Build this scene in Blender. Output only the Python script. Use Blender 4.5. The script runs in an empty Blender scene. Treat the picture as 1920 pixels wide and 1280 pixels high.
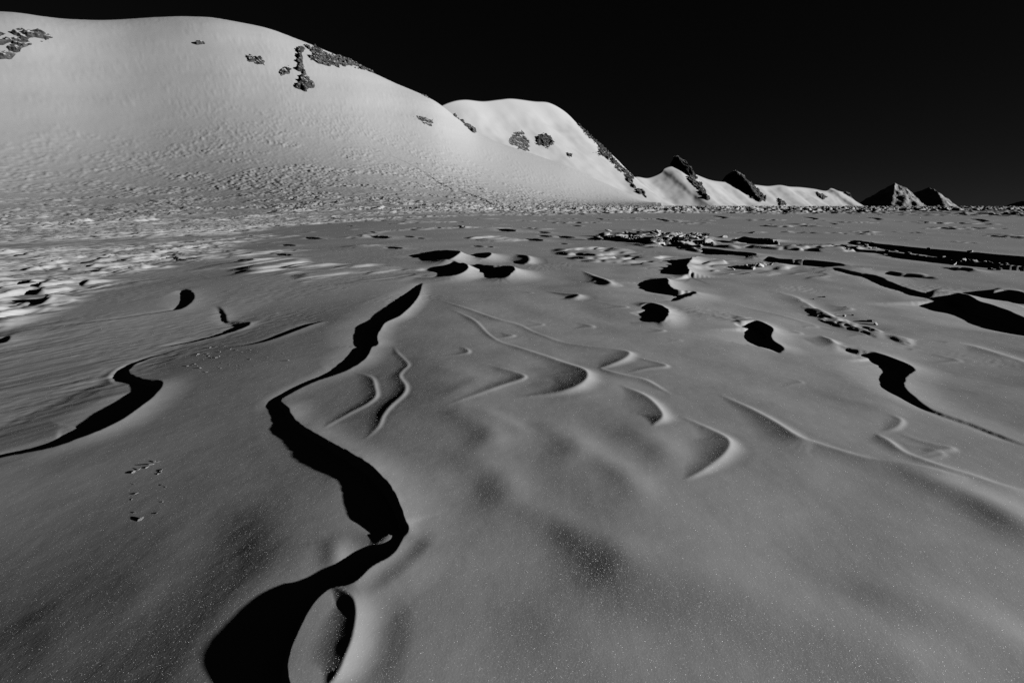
import bpy, bmesh, math, random
import numpy as np
from mathutils import Vector, noise as mnoise

SC = bpy.context.scene
COL = SC.collection
random.seed(7)
RNG = np.random.default_rng(11)

# ------------------------------------------------------------------ camera
H = 1.4                      # eye height above the snow at the tripod
LENS = 16.0
F = LENS / 36.0 * 1920.0     # focal length in pixels of the 1920 px photograph
PITCH = math.atan((640 - 384) / F)
cam_d = bpy.data.cameras.new('camera')
cam_d.lens = LENS; cam_d.sensor_width = 36.0
cam_d.clip_start = 0.05; cam_d.clip_end = 40000
cam = bpy.data.objects.new('camera', cam_d); COL.objects.link(cam)
cam.location = (0, 0, H); cam.rotation_euler = (math.pi / 2 - PITCH, 0, 0)
SC.camera = cam

# ------------------------------------------------------------------ light
SUN_EL = math.radians(8.9)
SUN_A = math.radians(-13)     # from +x: the sun stands level with the right shoulder
SUN = Vector((math.cos(SUN_A) * math.cos(SUN_EL), math.sin(SUN_A) * math.cos(SUN_EL), math.sin(SUN_EL)))
sd = bpy.data.lights.new('sun', 'SUN'); sd.energy = 3.9; sd.angle = math.radians(0.5); sd.color = (1, 1, 1)
so = bpy.data.objects.new('sun', sd); COL.objects.link(so)
so.rotation_euler = (-SUN).to_track_quat('-Z', 'Y').to_euler()

W = bpy.data.worlds.new('World'); SC.world = W; W.use_nodes = True
nt = W.node_tree; nt.nodes.clear()
sky = nt.nodes.new('ShaderNodeTexSky'); sky.sky_type = 'NISHITA'; sky.sun_disc = False
sky.sun_elevation = SUN_EL; sky.sun_rotation = math.pi / 2 - SUN_A
sky.altitude = 3500; sky.air_density = 1.0; sky.dust_density = 0.3; sky.ozone_density = 1.0
# monochrome film behind a deep red filter: only the red of the blue sky gets through
sep = nt.nodes.new('ShaderNodeSeparateColor')
mul = nt.nodes.new('ShaderNodeMath'); mul.operation = 'MULTIPLY'; mul.inputs[1].default_value = 0.034
bg = nt.nodes.new('ShaderNodeBackground'); bg.inputs['Strength'].default_value = 0.06
out = nt.nodes.new('ShaderNodeOutputWorld')
nt.links.new(sky.outputs[0], sep.inputs[0]); nt.links.new(sep.outputs[0], mul.inputs[0])
nt.links.new(mul.outputs[0], bg.inputs['Color']); nt.links.new(bg.outputs[0], out.inputs[0])

SC.view_settings.view_transform = 'Standard'; SC.view_settings.look = 'None'
SC.view_settings.exposure = 0.0; SC.view_settings.gamma = 1.0
SC.cycles.max_bounces = 3; SC.cycles.diffuse_bounces = 0; SC.cycles.glossy_bounces = 0
SC.cycles.use_denoising = False
SC.cycles.sample_clamp_indirect = 1.0

# ------------------------------------------------------------------ helpers
CP, SP = math.cos(PITCH), math.sin(PITCH)

def project(x, y, z):
    zc = y * CP - (z - H) * SP
    yc = y * SP + (z - H) * CP
    zc = np.where(zc > 1e-3, zc, 1e-3)
    return 960 + F * x / zc, 640 - F * yc / zc

def ray(px, py):
    a, b = (px - 960) / F, (640 - py) / F
    return np.array([a, CP + b * SP, -SP + b * CP])

def _hash(ix, iy, seed):
    h = (ix.astype(np.int64) * 374761393 + iy.astype(np.int64) * 668265263 + seed * 1274126177) & 0xFFFFFFFF
    h = ((h ^ (h >> 13)) * 1103515245) & 0xFFFFFFFF
    h = ((h ^ (h >> 15)) * 2246822519) & 0xFFFFFFFF
    return ((h ^ (h >> 16)) & 0xFFFF) / 65535.0

def gnoise(x, y, seed=0):
    """2-D gradient noise, about -1..1"""
    x = np.asarray(x, float); y = np.asarray(y, float)
    ix = np.floor(x); iy = np.floor(y); fx = x - ix; fy = y - iy
    ux = fx * fx * fx * (fx * (fx * 6 - 15) + 10); uy = fy * fy * fy * (fy * (fy * 6 - 15) + 10)
    def g(dx, dy):
        a = _hash(ix + dx, iy + dy, seed) * (2 * math.pi)
        return np.cos(a) * (fx - dx) + np.sin(a) * (fy - dy)
    n0 = g(0, 0) * (1 - ux) + g(1, 0) * ux
    n1 = g(0, 1) * (1 - ux) + g(1, 1) * ux
    return (n0 * (1 - uy) + n1 * uy) * 1.5

def fbm(x, y, octaves, seed=0, gain=0.5, lac=2.03):
    s = 0; a = 1; t = 0
    for k in range(octaves):
        s = s + a * gnoise(x, y, seed + 17 * k); t += a
        x = x * lac + 3.7; y = y * lac - 1.9; a *= gain
    return s / t

def sstep(a, b, x):
    t = np.clip((x - a) / (b - a), 0, 1)
    return t * t * (3 - 2 * t)

# ------------------------------------------------------------------ base of the snow field
def west_dip(x, y):
    """The whole plain tips gently away from the sun towards the left."""
    t = -x - 2.2 - .16 * np.clip(y, 0, 900); w = 1.2 + .10 * np.clip(y, 0, 900)
    ramp = np.where(t > w, t, np.where(t > -w, (t + w) ** 2 / (4 * w), 0))
    ramp = np.minimum(ramp, 320); ramp = ramp - ramp ** 2 / 640
    return -.045 * ramp * sstep(1.8, 4.5, y)

def base(x, y):
    x = np.asarray(x, float); y = np.asarray(y, float)
    r = np.hypot(x, y)
    # the slab rolls off to the left of the tripod and dips behind the slab on the right
    t = np.clip((-0.35 - x) / 2.9, 0, 1.25)
    z = -(0.19 + 0.11 * sstep(2.5, 1.2, y)) * np.where(t < .2, 2.5 * t * t, t - .1) * sstep(10, 3.5, y)
    z = z - 0.014 * np.clip(x - .4, 0, 5) * sstep(8, 4, y)
    z = z + west_dip(x, y)
    z = z - 0.16 * sstep(1.2, 6.5, x) * sstep(3.0, 4.6, y) * sstep(13, 7, y)
    near = sstep(60, 6, r)
    z = z + 0.028 * gnoise(x / 3.1 + 5.2, y / 2.3 + 1.7, 3) * near
    z = z + (0.0036 + .0080 * sstep(-1.4, -.2, x)) * gnoise(x / 0.78 + 0.35 * y, y / 0.55 + .3, 5) * sstep(25, 3, r)
    z = z + (.0008 + .0016 * sstep(-1.0, 0, x)) * gnoise(x / 0.42 + .5 * y + 3, y / 0.27, 9) * sstep(9, 3, r)
    z = z + 0.0007 * gnoise(x / 0.31 + 0.7 * y, y / 0.19, 6) * sstep(14, 3, r)
    z = z + 0.11 * gnoise(x / 23 + 1.2, y / 17 + 7.1, 8) * sstep(9, 40, r)
    return z

def ground_point(px, py, dz=0.0):
    d = ray(px, py)
    z = dz
    for _ in range(12):
        t = (z - H) / d[2] if d[2] < -1e-4 else 300.0
        t = min(max(t, 0.2), 300.0)
        x, y = d[0] * t, d[1] * t
        z = 0.5 * z + 0.5 * (float(base(x, y)) + dz)
    return x, y

def m_per_px(py):
    d = ray(960, py)
    return (H / max(-d[2], 0.004)) / F

# ------------------------------------------------------------------ polar grid of the whole terrain
az_front = np.radians(np.arange(-60, 60.001, 0.1))
az_side = np.radians(np.concatenate([np.arange(61.5, 300, 1.5)]))
AZ = np.concatenate([az_front, az_side])
rr = [0.12]
def _to(limit, k):
    while rr[-1] < limit: rr.append(rr[-1] * (1 + k))
_to(0.85, 0.03); _to(10, 0.0042); _to(70, 0.0036); N_FIELD = len(rr) - 1
_to(170, .0036); _to(480, 0.0045); _to(950, 0.0065); _to(7000, 0.04)
R = np.array(rr)
RR, AA = np.meshgrid(R, AZ, indexing='ij')
X = RR * np.sin(AA); Y = RR * np.cos(AA)
Z = base(X, Y)

# ------------------------------------------------------------------ wind-carved scarps
def catmull(P, n=6):
    P = np.asarray(P, float)
    Q = np.vstack([2 * P[0] - P[1], P, 2 * P[-1] - P[-2]])
    out = []
    for i in range(1, len(Q) - 2):
        p0, p1, p2, p3 = Q[i - 1], Q[i], Q[i + 1], Q[i + 2]
        for t in np.linspace(0, 1, n, endpoint=False):
            out.append(0.5 * ((2 * p1) + (-p0 + p2) * t + (2 * p0 - 5 * p1 + 4 * p2 - p3) * t * t + (-p0 + 3 * p1 - 3 * p2 + p3) * t ** 3))
    out.append(Q[-2])
    return np.array(out)

DR = {}
def add_scarp(P3, face, back, jag=0.0, jf=9.0, scour=0.0, sl=0.5, n=6, seed=1, power=2.2, soft=None, sign=1, steep=10.0, rim=.38, hollow=8.5, litw=8.5):
    """P3: rows of x, y, crest height. Sunlit gentle back on the left hand of the walk, steep face on the right."""
    C = catmull(P3, n); C[:, 2] = np.maximum(C[:, 2], 0)
    reach = max(back, face, sl if scour else 0) * 1.05 + 0.02
    if soft == 1: reach = max(steep, litw + .5) * C[:, 2].max() + .08
    if soft is None: reach = max(reach, hollow * C[:, 2].max() * 1.05 + .02)
    x0, x1 = C[:, 0].min() - reach, C[:, 0].max() + reach
    y0, y1 = C[:, 1].min() - reach, C[:, 1].max() + reach
    cx = np.array([x0, x1, x0, x1]); cy = np.array([y0, y0, y1, y1])
    rmax = np.hypot(cx, cy).max()
    nx_, ny_ = np.clip(0, x0, x1), np.clip(0, y0, y1)
    rmin = math.hypot(nx_, ny_)
    i0, i1 = np.searchsorted(R, rmin) , np.searchsorted(R, rmax) + 1
    nf = len(az_front)
    if y0 > 0.05:
        a = np.arctan2(cx, cy)
        j0, j1 = np.searchsorted(az_front, a.min()), np.searchsorted(az_front, a.max()) + 1
    else:
        j0, j1 = 0, len(AZ)
    if j0 >= nf: return
    sl_ = (slice(i0, i1), slice(j0, j1))
    x, y = X[sl_], Y[sl_]
    sel = (x > x0) & (x < x1) & (y > y0) & (y < y1)
    if not sel.any(): return
    px, py = x[sel], y[sel]
    best = np.full(px.shape, 1e9); sg = np.zeros(px.shape); am = np.zeros(px.shape)
    for k in range(len(C) - 1):
        ax, ay, aa = C[k]; bx, by, ba = C[k + 1]
        dx, dy = bx - ax, by - ay; L2 = dx * dx + dy * dy + 1e-12
        t = np.clip(((px - ax) * dx + (py - ay) * dy) / L2, 0, 1)
        ex, ey = px - ax - t * dx, py - ay - t * dy
        d2 = ex * ex + ey * ey
        up = d2 < best
        best = np.where(up, d2, best)
        sg = np.where(up, dx * ey - dy * ex, sg)
        am = np.where(up, aa + t * (ba - aa), am)
    d = np.sqrt(best); s = np.where(sg > 0, d, -d)
    if jag:
        s = s + jag * (fbm(px * jf, py * jf, 3, 40 + seed)) * sstep(max(.10, 3 * jag), 0, d)
    u = np.clip(s / back, 0, 1); v = np.clip(-s / face, 0, 1)
    sh = 1 - v * v * (3 - 2 * v)
    if soft == 3:      # low swell
        h = np.exp(-(2.2 * d / back) ** 2) - .0079
        h = np.where(d < back, h, 0)
    elif soft == 2:      # plain groove or swell, rounded both ways
        h = np.where(s >= 0, .5 + .5 * np.cos(math.pi * u), sh)
    elif soft:         # rib: steepest at the crest on both sides, its width keeps step with its height
        fl = np.maximum(steep * am, .03); bl = np.maximum(litw * am, .05)
        v = np.clip(-s / fl, 0, 1); u = np.clip(s / bl, 0, 1)
        h = np.where(s >= 0, np.exp(-2.2 * u) * np.cos(3.3 * u) * (1 - u) ** 1.2, (1 - v) ** 2.1)
    else:              # scarp: a low rim, and a hollow scoured out below it
        q = np.clip(-s / np.maximum(hollow * am, face * 1.5), 0, 1)
        h = np.where(s >= 0, rim * (1 - u) ** power, rim * (1 - v) ** 2 - (1 - rim) * (1 - (1 - v) ** 2.5) * (1 - q) ** 1.8)
    h = am * h * sign
    if scour:
        q = np.clip(-s / sl, 0, 1)
        h = h - np.minimum(am, scour * 4) * scour / (np.maximum(am.max(), 1e-6)) * np.where(s < 0, v * (1 - q) ** 2, 0)
    zz = Z[sl_]; zz[sel] += h; Z[sl_] = zz

def scarp(pts, A, face=0.03, back=0.35, **kw):
    """pts: pixels of the photograph, walked with the sunlit side on the walker's left; A: crest heights in metres."""
    if not hasattr(A, '__len__'): A = [0] + [A] * (len(pts) - 2) + [0]
    if not kw.get('soft'): A = [a * 1.5 for a in A]
    P = [(*ground_point(px, py, a * (1 if kw.get('soft') else kw.get('rim', .38))), a) for (px, py), a in zip(pts, A)]
    kw.setdefault('seed', int(pts[0][0]) % 97)
    add_scarp(P, face, back, **kw)

def swell(pts, A, face=.1, back=.2, steep=14.0, k=.55, **kw):
    """A soft rib: its shaded flank leans no more than the sun's own height, so it greys without a cast shadow."""
    if not hasattr(A, '__len__'): A = [0] + [A] * (len(pts) - 2) + [0]
    A = [a * k for a in A]
    kw.pop('soft', None)
    scarp(pts, A, face=face, back=back, soft=1, steep=steep, **kw)

def groove(pts, depth, w):
    A = [0] + [depth] * (len(pts) - 2) + [0]
    P = [(*ground_point(px, py, 0), a) for (px, py), a in zip(pts, A)]
    add_scarp(P, w, w, soft=2, sign=-1)

def swale(pts, a, w):
    """A broad low swell along a line, rounded every way."""
    C = catmull([(*ground_point(px, py, 0), 0) for px, py in pts], 8)[:, :2]
    dl = np.hypot(*np.diff(C, axis=0).T); mid = .5 * (C[1:] + C[:-1])
    i1 = np.searchsorted(R, np.hypot(*C.T).max() + 3 * w) + 1
    x, y = X[:i1], Y[:i1]
    sel = (x > C[:, 0].min() - 3 * w) & (x < C[:, 0].max() + 3 * w) & (y > C[:, 1].min() - 3 * w) & (y < C[:, 1].max() + 3 * w)
    px, py = x[sel], y[sel]; h = np.zeros(px.shape)
    for (cx, cy), d in zip(mid, dl):
        h += d / (w * 1.772) * np.exp(-((px - cx) ** 2 + (py - cy) ** 2) / w ** 2)
    zz = Z[:i1]; zz[sel] += a * h

# --- the long main scarp from the middle distance down to the tripod
scarp([(789,533),(782,553),(770,569),(750,587),(722,601),(711,615),(704,630),(706,643),(695,649),(688,663),(674,677),(649,691),(621,702),(587,714),(553,730),(524,750),
       (538,767),(550,788),(573,808),(598,823),(642,847),(692,876),(724,904),(746,942),(757,975),(764,990),(752,1010)],
      [.02,.06,.07,.07,.06,.05,.045,.04,.034,.036,.036,.03,.022,.016,.014,.014,.018,.02,.022,.024,.028,.034,.038,.038,.035,.02,0],
      face=.02, back=.24, jag=.010, jf=11)
scarp([(762,985),(748,1018),(728,1038),(696,1056),(668,1082),(640,1094),(618,1098),(591,1120),(570,1152),(552,1188),(538,1230),(540,1273),(556,1330),(590,1400)],
      [0,.014,.026,.031,.030,.026,.026,.029,.03,.03,.03,.028,.02,0], face=.02, back=.26, jag=.004, jf=12, power=1.3, rim=.3)
# the ring in front with its deep slot, and the crumbs of wall at its neck
scarp([(622,1104),(645,1110),(662,1122),(668,1148),(662,1190),(648,1230),(634,1262),(606,1300)], [0,.006,.010,.014,.016,.014,.009,0], soft=1, steep=9, litw=13)
swale([(560,800),(600,836),(645,864),(690,895)], .020, .15)
swale([(525,762),(545,800)], .012, .12)

swale([(640,1016),(629,1030),(626,1050)], .012, .032)
groove([(800,985),(772,1022),(742,1050),(706,1078),(668,1104)], .005, .09)
groove([(690,1112),(712,1160),(704,1220),(684,1275),(660,1330)], .004, .12)
# --- ribs behind it
swell([(660,699),(680,701),(698,708),(704,725),(705,742),(688,757),(654,775),(621,795),(607,808)], [0,.006,.012,.014,.014,.012,.009,.006,0], steep=20)
swell([(738,650),(745,660),(756,671),(766,683),(756,694),(750,705),(761,722),(757,738),(733,760),(719,778),(709,800),(680,826)], [0,.007,.008,.009,.009,.012,.014,.014,.013,.011,.008,0], steep=20)
# --- hollows in the middle
swell([(840,578),(885,597),(927,634),(965,648),(997,658),(1039,672),(1079,685),(1099,694),(1101,707),(1087,720),(1060,731),(1026,738),(960,745)],
      [0,.014,.010,.014,.018,.024,.036,.048,.048,.04,.026,.016,0], face=.13, back=.24, soft=.05)
swell([(820,562),(880,579),(933,597),(973,608),(1007,624),(1052,640),(1105,648),(1153,653),(1180,659),(1172,671),(1145,683),(1120,691)],
      [0,.014,.016,.014,.010,.012,.02,.028,.036,.032,.02,0], face=.12, back=.24, soft=.05)
swell([(1120,688),(1140,694),(1172,702),(1205,709),(1228,720),(1262,742)], [0,.012,.018,.02,.014,0], face=.11, back=.2, soft=.06)
swell([(1160,722),(1188,730),(1216,744),(1238,766),(1242,782),(1222,798)], [0,.016,.03,.036,.03,0], face=.2, back=.22, soft=.07)
swell([(1270,778),(1330,802),(1366,822),(1362,846),(1320,880),(1280,900)], [0,.016,.03,.03,.016,0], face=.32, back=.35, soft=.12)
swell([(1345,738),(1380,752),(1423,772),(1457,791),(1497,816),(1530,828),(1580,844),(1630,858),(1680,867),(1730,876),(1780,890),(1830,905)],
      [0,.012,.022,.03,.034,.024,.022,.022,.022,.022,.016,0], face=.15, back=.24, soft=.06)
swell([(1640,812),(1663,822),(1687,840),(1713,853),(1763,871),(1813,886),(1880,908),(1960,930)], [0,.018,.018,.016,.024,.026,.022,0], face=.11, back=.22, soft=.05)
swell([(1660,775),(1690,785),(1682,800),(1650,810)], [0,.012,.012,0], face=.15, back=.1, soft=.05)
swell([(900,682),(940,690),(985,706),(945,722),(885,742),(830,762)], [0,.007,.012,.011,.007,0], steep=20)
swell([(1270,578),(1340,590),(1400,606),(1480,622)], [0,.014,.016,0])
swell([(1310,556),(1420,580),(1520,606),(1640,638)], [0,.012,.014,0])
swale([(1180,812),(1230,828),(1262,846),(1240,866)], .011, .12)
swale([(850,770),(900,790),(928,812),(905,838)], .011, .12)
swale([(1010,800),(1060,816),(1088,838),(1050,862)], .011, .12)
for _ in range(34):      # and many slight ones
    x, y = random.uniform(-.6, 5.5), random.uniform(2.3, 9.5)
    L = random.uniform(.18, .5) * (.6 + y / 6); a_ = random.uniform(.003, .008) * (.6 + y / 7)
    j = lambda: random.uniform(-.1, .1) * L
    q_ = [(x - .62 * L + j(), y + .62 * L + j(), 0), (x - .25 * L + j(), y + .28 * L + j(), .6 * a_), (x, y, a_), (x - .3 * L + j(), y - .16 * L + j(), .7 * a_), (x - .8 * L + j(), y - .3 * L + j(), 0)]
    if not (abs(x - .3) < 1.1 and y < 4.2): add_scarp(q_, .1, .1, soft=1, steep=16)
# --- black pits on the right
scarp([(1560,645),(1603,655),(1640,660),(1677,672),(1710,689),(1696,704),(1692,723),(1713,744),(1740,764),(1773,778),(1830,798),(1880,818),(1950,845)],
      [0,.03,.045,.055,.055,.04,.034,.022,.013,.010,.009,.009,0], face=.025, back=.32, jag=.012, jf=12)
scarp([(1375,604),(1392,602),(1420,600),(1446,613),(1443,628),(1448,638),(1466,650),(1460,662)], [0,.05,.075,.085,.06,.055,.04,0], face=.025, back=.3, jag=.016, jf=14)
scarp([(1200,575),(1212,569),(1226,567),(1249,577),(1247,594),(1226,602),(1180,604)], [0,.034,.055,.07,.06,.02,0], face=.03, back=.32, jag=.04, jf=8, rim=.7)
scarp([(1232,527),(1246,519),(1253,533),(1271,542),(1303,546),(1284,556),(1262,563),(1230,566)], [0,.09,.09,.075,.055,.035,.015,0], face=.03, back=.5, jag=.06, jf=6, rim=.7)
scarp([(1310,482),(1296,486),(1285,494),(1289,504),(1297,511),(1270,514)], [0,.09,.12,.12,.07,0], face=.03, back=.6, jag=.06, jf=5, rim=.7)
scarp([(1540,629),(1556,634),(1566,642),(1590,650)], [0,.03,.03,0], face=.08, back=.2, soft=.04)
# --- pits in the middle distance
scarp([(968,476),(987,478),(993,484),(989,491),(968,493)], [0,.05,.07,.05,0], face=.08, back=.4, soft=.05)
scarp([(882,497),(905,497),(952,496),(963,502),(952,513),(938,520),(905,521)], [0,.09,.15,.15,.10,.05,0], face=.04, back=.7, jag=.070, jf=3, rim=.72)
scarp([(850,494),(864,492),(875,496),(871,504),(849,513),(812,518),(780,521)], [0,.11,.15,.13,.09,.04,0], face=.04, back=.6, jag=.006, jf=3, rim=.72)
scarp([(890,475),(914,472),(918,476),(906,482),(885,485)], [0,.1,.12,.09,0], face=.05, back=.7, jag=.006, jf=3, rim=.72)
scarp([(815,470),(832,467),(857,468),(858,473),(838,484),(805,488)], [0,.17,.20,.19,.11,0], face=.05, back=.8, jag=.010, jf=2, rim=.72)
scarp([(1090,507),(1120,518),(1142,526),(1144,531),(1120,535)], [0,.03,.05,.04,0], face=.1, back=.5, soft=.06)
scarp([(1020,545),(1060,549),(1085,551),(1078,557),(1050,561)], [0,.02,.035,.03,0], face=.12, back=.3, soft=.08)
# --- left: two long drifts that drop to the lower plain
scarp([(333,543),(352,544),(361,555),(353,568),(337,577),(300,584),(200,600),(100,612),(15,624)], [0,.034,.042,.038,.03,.018,.014,.010,0], face=.03, back=.5, jag=.03, jf=7)
scarp([(405,573),(414,578),(422,590),(425,601),(440,604),(467,605),(447,616),(390,633),(333,645),(285,655)], [0,.012,.016,.016,.02,.035,.03,.02,.02,0], face=.05, back=.2, jag=.014, jf=12)
scarp([(610,602),(588,606),(553,619),(500,638),(450,648),(400,654)], [0,.022,.022,.016,.012,0], face=.08, back=.25, jag=.006)
scarp([(345,652),(320,659),(287,668),(253,681),(238,696),(247,704),(267,711),(301,716),(287,738),(267,754),(233,778),(193,799),(150,816),(93,836),(0,855),(-120,880)],
      [0,.008,.012,.016,.022,.024,.026,.036,.046,.05,.05,.044,.034,.022,.016,.012], face=.03, back=.30, hollow=9, jag=.01, jf=10)
scarp([(262,676),(232,684),(208,698),(206,712),(222,722)], [0,.006,.010,.008,0], face=.2, back=.12, soft=1)
scarp([(-60,640),(0,632),(14,630),(6,640),(-40,646)], [0,.05,.06,.05,0], face=.05, back=.5)
# --- right: the big black bay, its long feeder scarp, the bands behind
scarp([(1560,500),(1580,506),(1607,511),(1640,516),(1673,531),(1707,543),(1742,550),(1773,547),(1806,547),(1828,562),(1853,570),(1880,579),(1920,596),(1970,615),(2060,650)],
      [0,.03,.045,.05,.05,.04,.06,.12,.155,.15,.14,.13,.12,.1,0], face=.05, back=1.0, jag=.05, jf=3.5)
scarp([(1960,690),(1880,664),(1813,645),(1747,640),(1680,630),(1613,615),(1573,599),(1543,585),(1513,569),(1480,553),(1440,545)],
      [.02,.03,.035,.035,.04,.05,.055,.05,.04,.02,0], face=.4, back=.5, jag=.05, jf=4)
scarp([(1440,482),(1463,485),(1513,487),(1560,491),(1580,494),(1585,499)], [0,.08,.10,.10,.07,0], face=.06, back=1.0, jag=.07, jf=2.5)
scarp([(1280,461),(1317,464),(1363,469),(1405,473),(1416,477),(1400,480)], [0,.10,.14,.15,.09,0], face=.06, back=1.2, jag=.08, jf=2)
scarp([(1600,450),(1623,453),(1680,460),(1730,465),(1797,470),(1863,476),(1920,481),(2000,488),(2100,494)], [0,.10,.12,.14,.16,.18,.18,.18,.1], face=.1, back=2.0, jag=.22, jf=1.2)
scarp([(1560,461),(1613,467),(1663,471),(1713,477),(1763,482),(1830,488),(1913,495),(1990,502)], [0,.06,.07,.10,.11,.11,.10,0], face=.08, back=.9, jag=.14, jf=1.8)
scarp([(1670,508),(1683,510),(1710,512),(1735,515),(1745,518)], [0,.06,.06,.05,0], face=.06, back=.5, jag=.03, jf=4)
scarp([(1845,545),(1862,543),(1890,542),(1925,547),(1970,556)], [0,.12,.14,.14,0], face=.06, back=.8, jag=.05, jf=3)
scarp([(1770,503),(1790,501),(1812,501),(1824,504),(1812,507)], [0,.07,.1,.08,0], face=.08, back=.5, jag=.05, jf=4)
scarp([(1395,443),(1412,445),(1440,448),(1460,452),(1450,455)], [0,.16,.2,.16,0], face=.1, back=1.2, jag=.1, jf=1.5)
# --- soft dimples in the foreground
for pts, a, w in [
    ([(860,862),(905,872),(940,892),(952,920),(930,955)], .016, .2),
    ([(1100,848),(1150,872),(1185,902),(1205,930)], .012, .16),
    ([(1080,1003),(1130,1016),(1168,1032),(1196,1050)], .012, .16),
    ([(970,952),(1020,966),(1065,988),(1095,1008)], .012, .16),
    ([(1120,1052),(1270,1098),(1400,1132),(1520,1165),(1640,1198),(1760,1240)], .018, .3),
    ([(1640,1120),(1720,1142),(1813,1166),(1880,1190),(1960,1225)], .020, .22),
    ([(1700,880),(1760,905),(1830,930),(1890,965),(1960,1010)], .022, .22),
    ([(900,770),(950,790),(985,815)], .012, .12),
    ([(940,690),(972,700),(985,708),(960,718),(900,735)], .010, .14),
    ([(1560,745),(1620,755),(1680,770)], .010, .14),
    ([(820,690),(870,700),(900,712),(850,735)], .006, .14),
    ([(480,960),(505,990),(520,1030),(500,1062)], .006, .2),
    ([(235,1060),(265,1090),(268,1120),(230,1150)], .005, .2),
    ([(80,1150),(115,1180),(120,1215),(80,1250)], .004, .18),
    ([(300,1000),(330,1030),(330,1060)], .004, .16),
    ([(1000,1180),(1100,1200),(1180,1240)], .012, .2),
]:
    swale(pts, .058 * w * a / .014, w * .62)

# --- small crescents, measured roughly: right tip of each shadow, its length and row
def crescent(x0, x1, y, A=None, hh=None, jag=.0):
    w = x1 - x0; m = m_per_px(y)
    A = A or w * m * 0.075
    hh = hh or max(.8, w * 0.06)
    L = w * m
    scarp([(x0 + .25 * w, y - hh), (x0 + .7 * w, y - hh), (x1, y - .2 * hh), (x1 - .1 * w, y + .5 * hh), (x0 + .45 * w, y + hh)],
          [0, A * .9, A, A * .8, 0], face=max(.04, .06 * L), back=L * .9 + .1, jag=.16 * L, jf=3.5 / max(L, .1))
for c in [(712,752,465),(678,731,445),(750,776,444),(777,795,447),(688,706,437),(917,966,432),(973,1018,450),(1000,1033,443),(1032,1074,445),
          (1045,1063,457),(908,924,463),(880,905,462),(640,660,424),(735,745,414),(1310,1362,408),(1485,1532,410),(1605,1652,411),(1430,1448,421),(1538,1568,420),
          (1405,1455,450),(505,545,478),(432,474,489),(520,552,460),(300,345,488),(560,600,447),(1000,1030,436),(1090,1125,449),(1210,1240,446),
          (1700,1740,417),(1790,1850,414),(1200,1250,413),(1100,1130,411),(840,870,426),(600,640,412)]:
    crescent(*c, A=None if c[2] > 425 else (c[1] - c[0]) * m_per_px(c[2]) * .03)
# soften the knife edges the wind would have rounded
NR = int(np.searchsorted(R, 14))
for _ in range(2):
    T_ = Z[:NR, :len(az_front)]
    T_[1:-1] = .25 * T_[:-2] + .5 * T_[1:-1] + .25 * T_[2:]
    T_[:, 1:-1] = .25 * T_[:, :-2] + .5 * T_[:, 1:-1] + .25 * T_[:, 2:]

# the little saddle where the long scarp meets the ring has slumped: its edges are worn soft
sx, sy = ground_point(645, 1022)
dsl = np.hypot(X[:NR, :len(az_front)] - sx, Y[:NR, :len(az_front)] - sy)
wsl = sstep(.20, .10, dsl); T_ = Z[:NR, :len(az_front)]
i0, i1 = np.where(wsl.any(1))[0][[0, -1]]; j0, j1 = np.where(wsl.any(0))[0][[0, -1]]
B_ = T_[i0 - 40:i1 + 40, j0 - 40:j1 + 40].copy(); O_ = B_.copy()
for _ in range(120):
    B_[1:-1] = .25 * B_[:-2] + .5 * B_[1:-1] + .25 * B_[2:]
    B_[:, 1:-1] = .25 * B_[:, :-2] + .5 * B_[:, 1:-1] + .25 * B_[:, 2:]
wl = wsl[i0 - 40:i1 + 40, j0 - 40:j1 + 40]
T_[i0 - 40:i1 + 40, j0 - 40:j1 + 40] = O_ * (1 - wl) + B_ * wl

# ------------------------------------------------------------------ rough sastrugi fields
def stepped(x, y, lx, ly, seed, sharp=.10, octv=3):
    n = fbm(x / lx, y / ly, octv, seed, .55)
    return sstep(-sharp, sharp, n) + .6 * n

def saw(x, y, L, A, seed, steep=.2, heading=-34, wander=1.3, stretch=2.2):
    """Wind crust in overlapping scales: a long gentle rise to the left, a short lip towards the sun."""
    c, q = math.cos(math.radians(heading)), math.sin(math.radians(heading))
    u = (x * c + y * q) / L; v = (-x * q + y * c) / (L * stretch)
    ph = u + wander * fbm(u * .55 + 3, v, 3, seed, .6)
    k = np.floor(ph); f = ph - k
    prof = np.where(f < 1 - steep, f / (1 - steep), (1 - f) / steep)
    amp = sstep(-.12, .32, gnoise(u * .9 + 7.7 * _hash(k, k * 0, seed + 5), v * 1.1 + 3.1 * k, seed + 9))
    return A * L * prof * amp

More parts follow.
